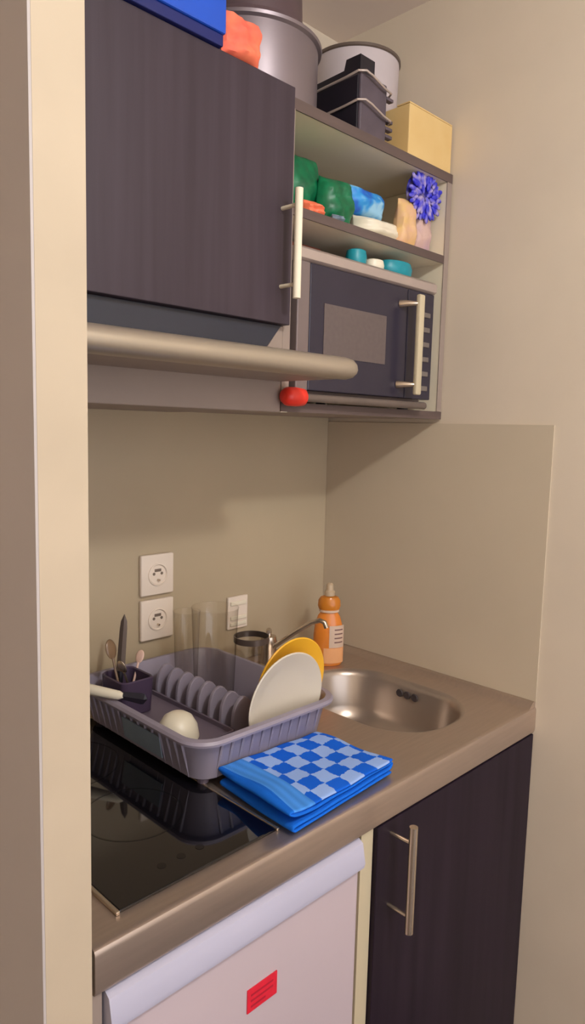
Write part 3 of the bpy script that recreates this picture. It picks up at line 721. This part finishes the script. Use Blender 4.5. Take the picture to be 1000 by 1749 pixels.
for z in (0.088, 0.078, 0.068, 0.058): wrap_label('print', 'label_ink', z-0.0015, z+0.0015, -70, -30, 0.0371, lb)

# ------------------------------------------------------------------ folded towel
TM = towel_mat(1.4, (20, 96, 216), (150, 180, 238), (74, 148, 238))
bm = bmesh.new(); uvl = bm.loops.layers.uv.new('UVMap')
c00 = Vector((-0.700, -0.596)); c01 = Vector((-0.690, -0.424)); c10 = Vector((-0.452, -0.578)); c11 = Vector((-0.474, -0.421))
# path in (u across the towel, z); u=0 is the folded end by the hob, 1 the far end by the sink
path = []
L1 = 22
def seg_(u0, u1, z0, z1, n, b0, b1):
    for i in range(n):
        f = i/(n-1); path.append((u0+(u1-u0)*f, z0+(z1-z0)*f, b0+(b1-b0)*f))
def turn(uc, z0, z1, sgn, n, b0):
    for i in range(1, n):
        a = PI*i/n; path.append((uc+sgn*0.030*math.sin(a), (z0+z1)/2-(z1-z0)/2*math.cos(a), b0))
Z = [0.0042, 0.0118, 0.0192, 0.0265]
seg_(0.985, 0.03, Z[0], Z[0]+0.0005, L1, -9, -1); turn(0.03, Z[0], Z[1]+0.001, -1, 7, -1)
seg_(0.03, 0.965, Z[1]+0.001, Z[1], L1, -1, -1); turn(0.965, Z[1], Z[2], 1, 6, -1)
seg_(0.965, 0.045, Z[2], Z[2]+0.0015, L1, -1, -1); turn(0.02, Z[2]+0.0015, Z[3]+0.002, -1, 7, -0.6)
seg_(0.02, 0.99, Z[3]+0.002, Z[3]-0.001, 34, 0.02, 7.2)
NV = 24; V = []
for i, (u, z, b) in enumerate(path):
    row = []
    for j in range(NV+1):
        v = j/NV
        p = (c00*(1-u)+c10*u)*(1-v)+(c01*(1-u)+c11*u)*v
        hs = z/0.027
        wob = 0.0014*math.sin(9*v+3*u+z*160)+0.0010*math.sin(17*u-5*v+z*90)
        zz = z+wob*hs*0.9+(0.008 if z > 0.015 else 0.0)*min(1, (z-0.0145)/0.006 if z > 0.0145 else 0)*math.exp(-max(u, 0)/0.16)*(0.6+0.4*math.sin(3*v+0.6))
        # neighbouring layers slip a little
        p = p+Vector((0.004*math.sin(z*400+v*5), 0.003*math.sin(z*300+u*3)))*hs
        lo = 0.0035
        row.append(bm.verts.new((p.x, p.y, max(zz, lo)+0.0022)))
    V.append(row)
for i in range(len(path)-1):
    for j in range(NV):
        f = bm.faces.new((V[i][j], V[i+1][j], V[i+1][j+1], V[i][j+1]))
        for lp, (ii, jj) in zip(f.loops, ((i, j), (i+1, j), (i+1, j+1), (i, j+1))):
            lp[uvl].uv = (path[ii][2], jj/NV*5.4)
tw = obj('tea_towel', bm, TM, smooth=False)
tw.data.polygons.foreach_set('use_smooth', [True]*len(tw.data.polygons))
sm = tw.modifiers.new('thickness', 'SOLIDIFY'); sm.thickness = 0.0042; sm.offset = 0
ss = tw.modifiers.new('soft', 'SUBSURF'); ss.levels = 1; ss.render_levels = 1
tag(tw, 'folded blue and white checked tea towel on the worktop edge in front of the rack', 'towel')

# ------------------------------------------------------------------ lights
def area(name, loc, size, power, col, target=None, shape='DISK'):
    l = D.lights.new(name, 'AREA'); l.shape = shape; l.size = size; l.energy = power; l.color = col
    o = D.objects.new(name, l); COL.objects.link(o); o.location = loc
    if target is not None: o.rotation_euler = (Vector(target)-Vector(loc)).to_track_quat('-Z', 'Y').to_euler()
    return o
# ceiling lamp of the room, a little behind the photographer
lp = D.lights.new('ceiling_lamp_light', 'POINT'); lp.energy = 36; lp.shadow_soft_size = 0.05; lp.color = (0.97, 1.0, 0.98)
lo = D.objects.new('ceiling_lamp_light', lp); COL.objects.link(lo); lo.location = (-0.888, -1.68, 1.37)
W = D.worlds.new('room_light'); SC.world = W; W.use_nodes = True
bg = W.node_tree.nodes['Background']; bg.inputs['Color'].default_value = (0.99, 1.0, 1.08, 1); bg.inputs['Strength'].default_value = 2.35

# ------------------------------------------------------------------ camera
cam = D.cameras.new('camera'); co = D.objects.new('camera', cam); COL.objects.link(co)
yaw, pit, rol = math.radians(45.14), math.radians(-6.6755), math.radians(1.4848)
F = Vector((math.sin(yaw)*math.cos(pit), math.cos(yaw)*math.cos(pit), math.sin(pit)))
R = Vector((math.cos(yaw), -math.sin(yaw), 0)); U = R.cross(F)
R2 = R*math.cos(rol)+U*math.sin(rol); U2 = -R*math.sin(rol)+U*math.cos(rol)
mw_ = Matrix((R2, U2, -F)).transposed().to_4x4(); mw_.translation = Vector((-1.353, -1.2266, 0.5537))
co.matrix_world = mw_
cam.sensor_fit = 'VERTICAL'; cam.sensor_height = 36; cam.lens = 1212.25/1749*36; cam.clip_start = 0.02
SC.camera = co
vs = SC.view_settings; vs.view_transform = 'Standard'; vs.look = 'None'; vs.gamma = 1.0; vs.use_curve_mapping = False; vs.exposure = 0.0
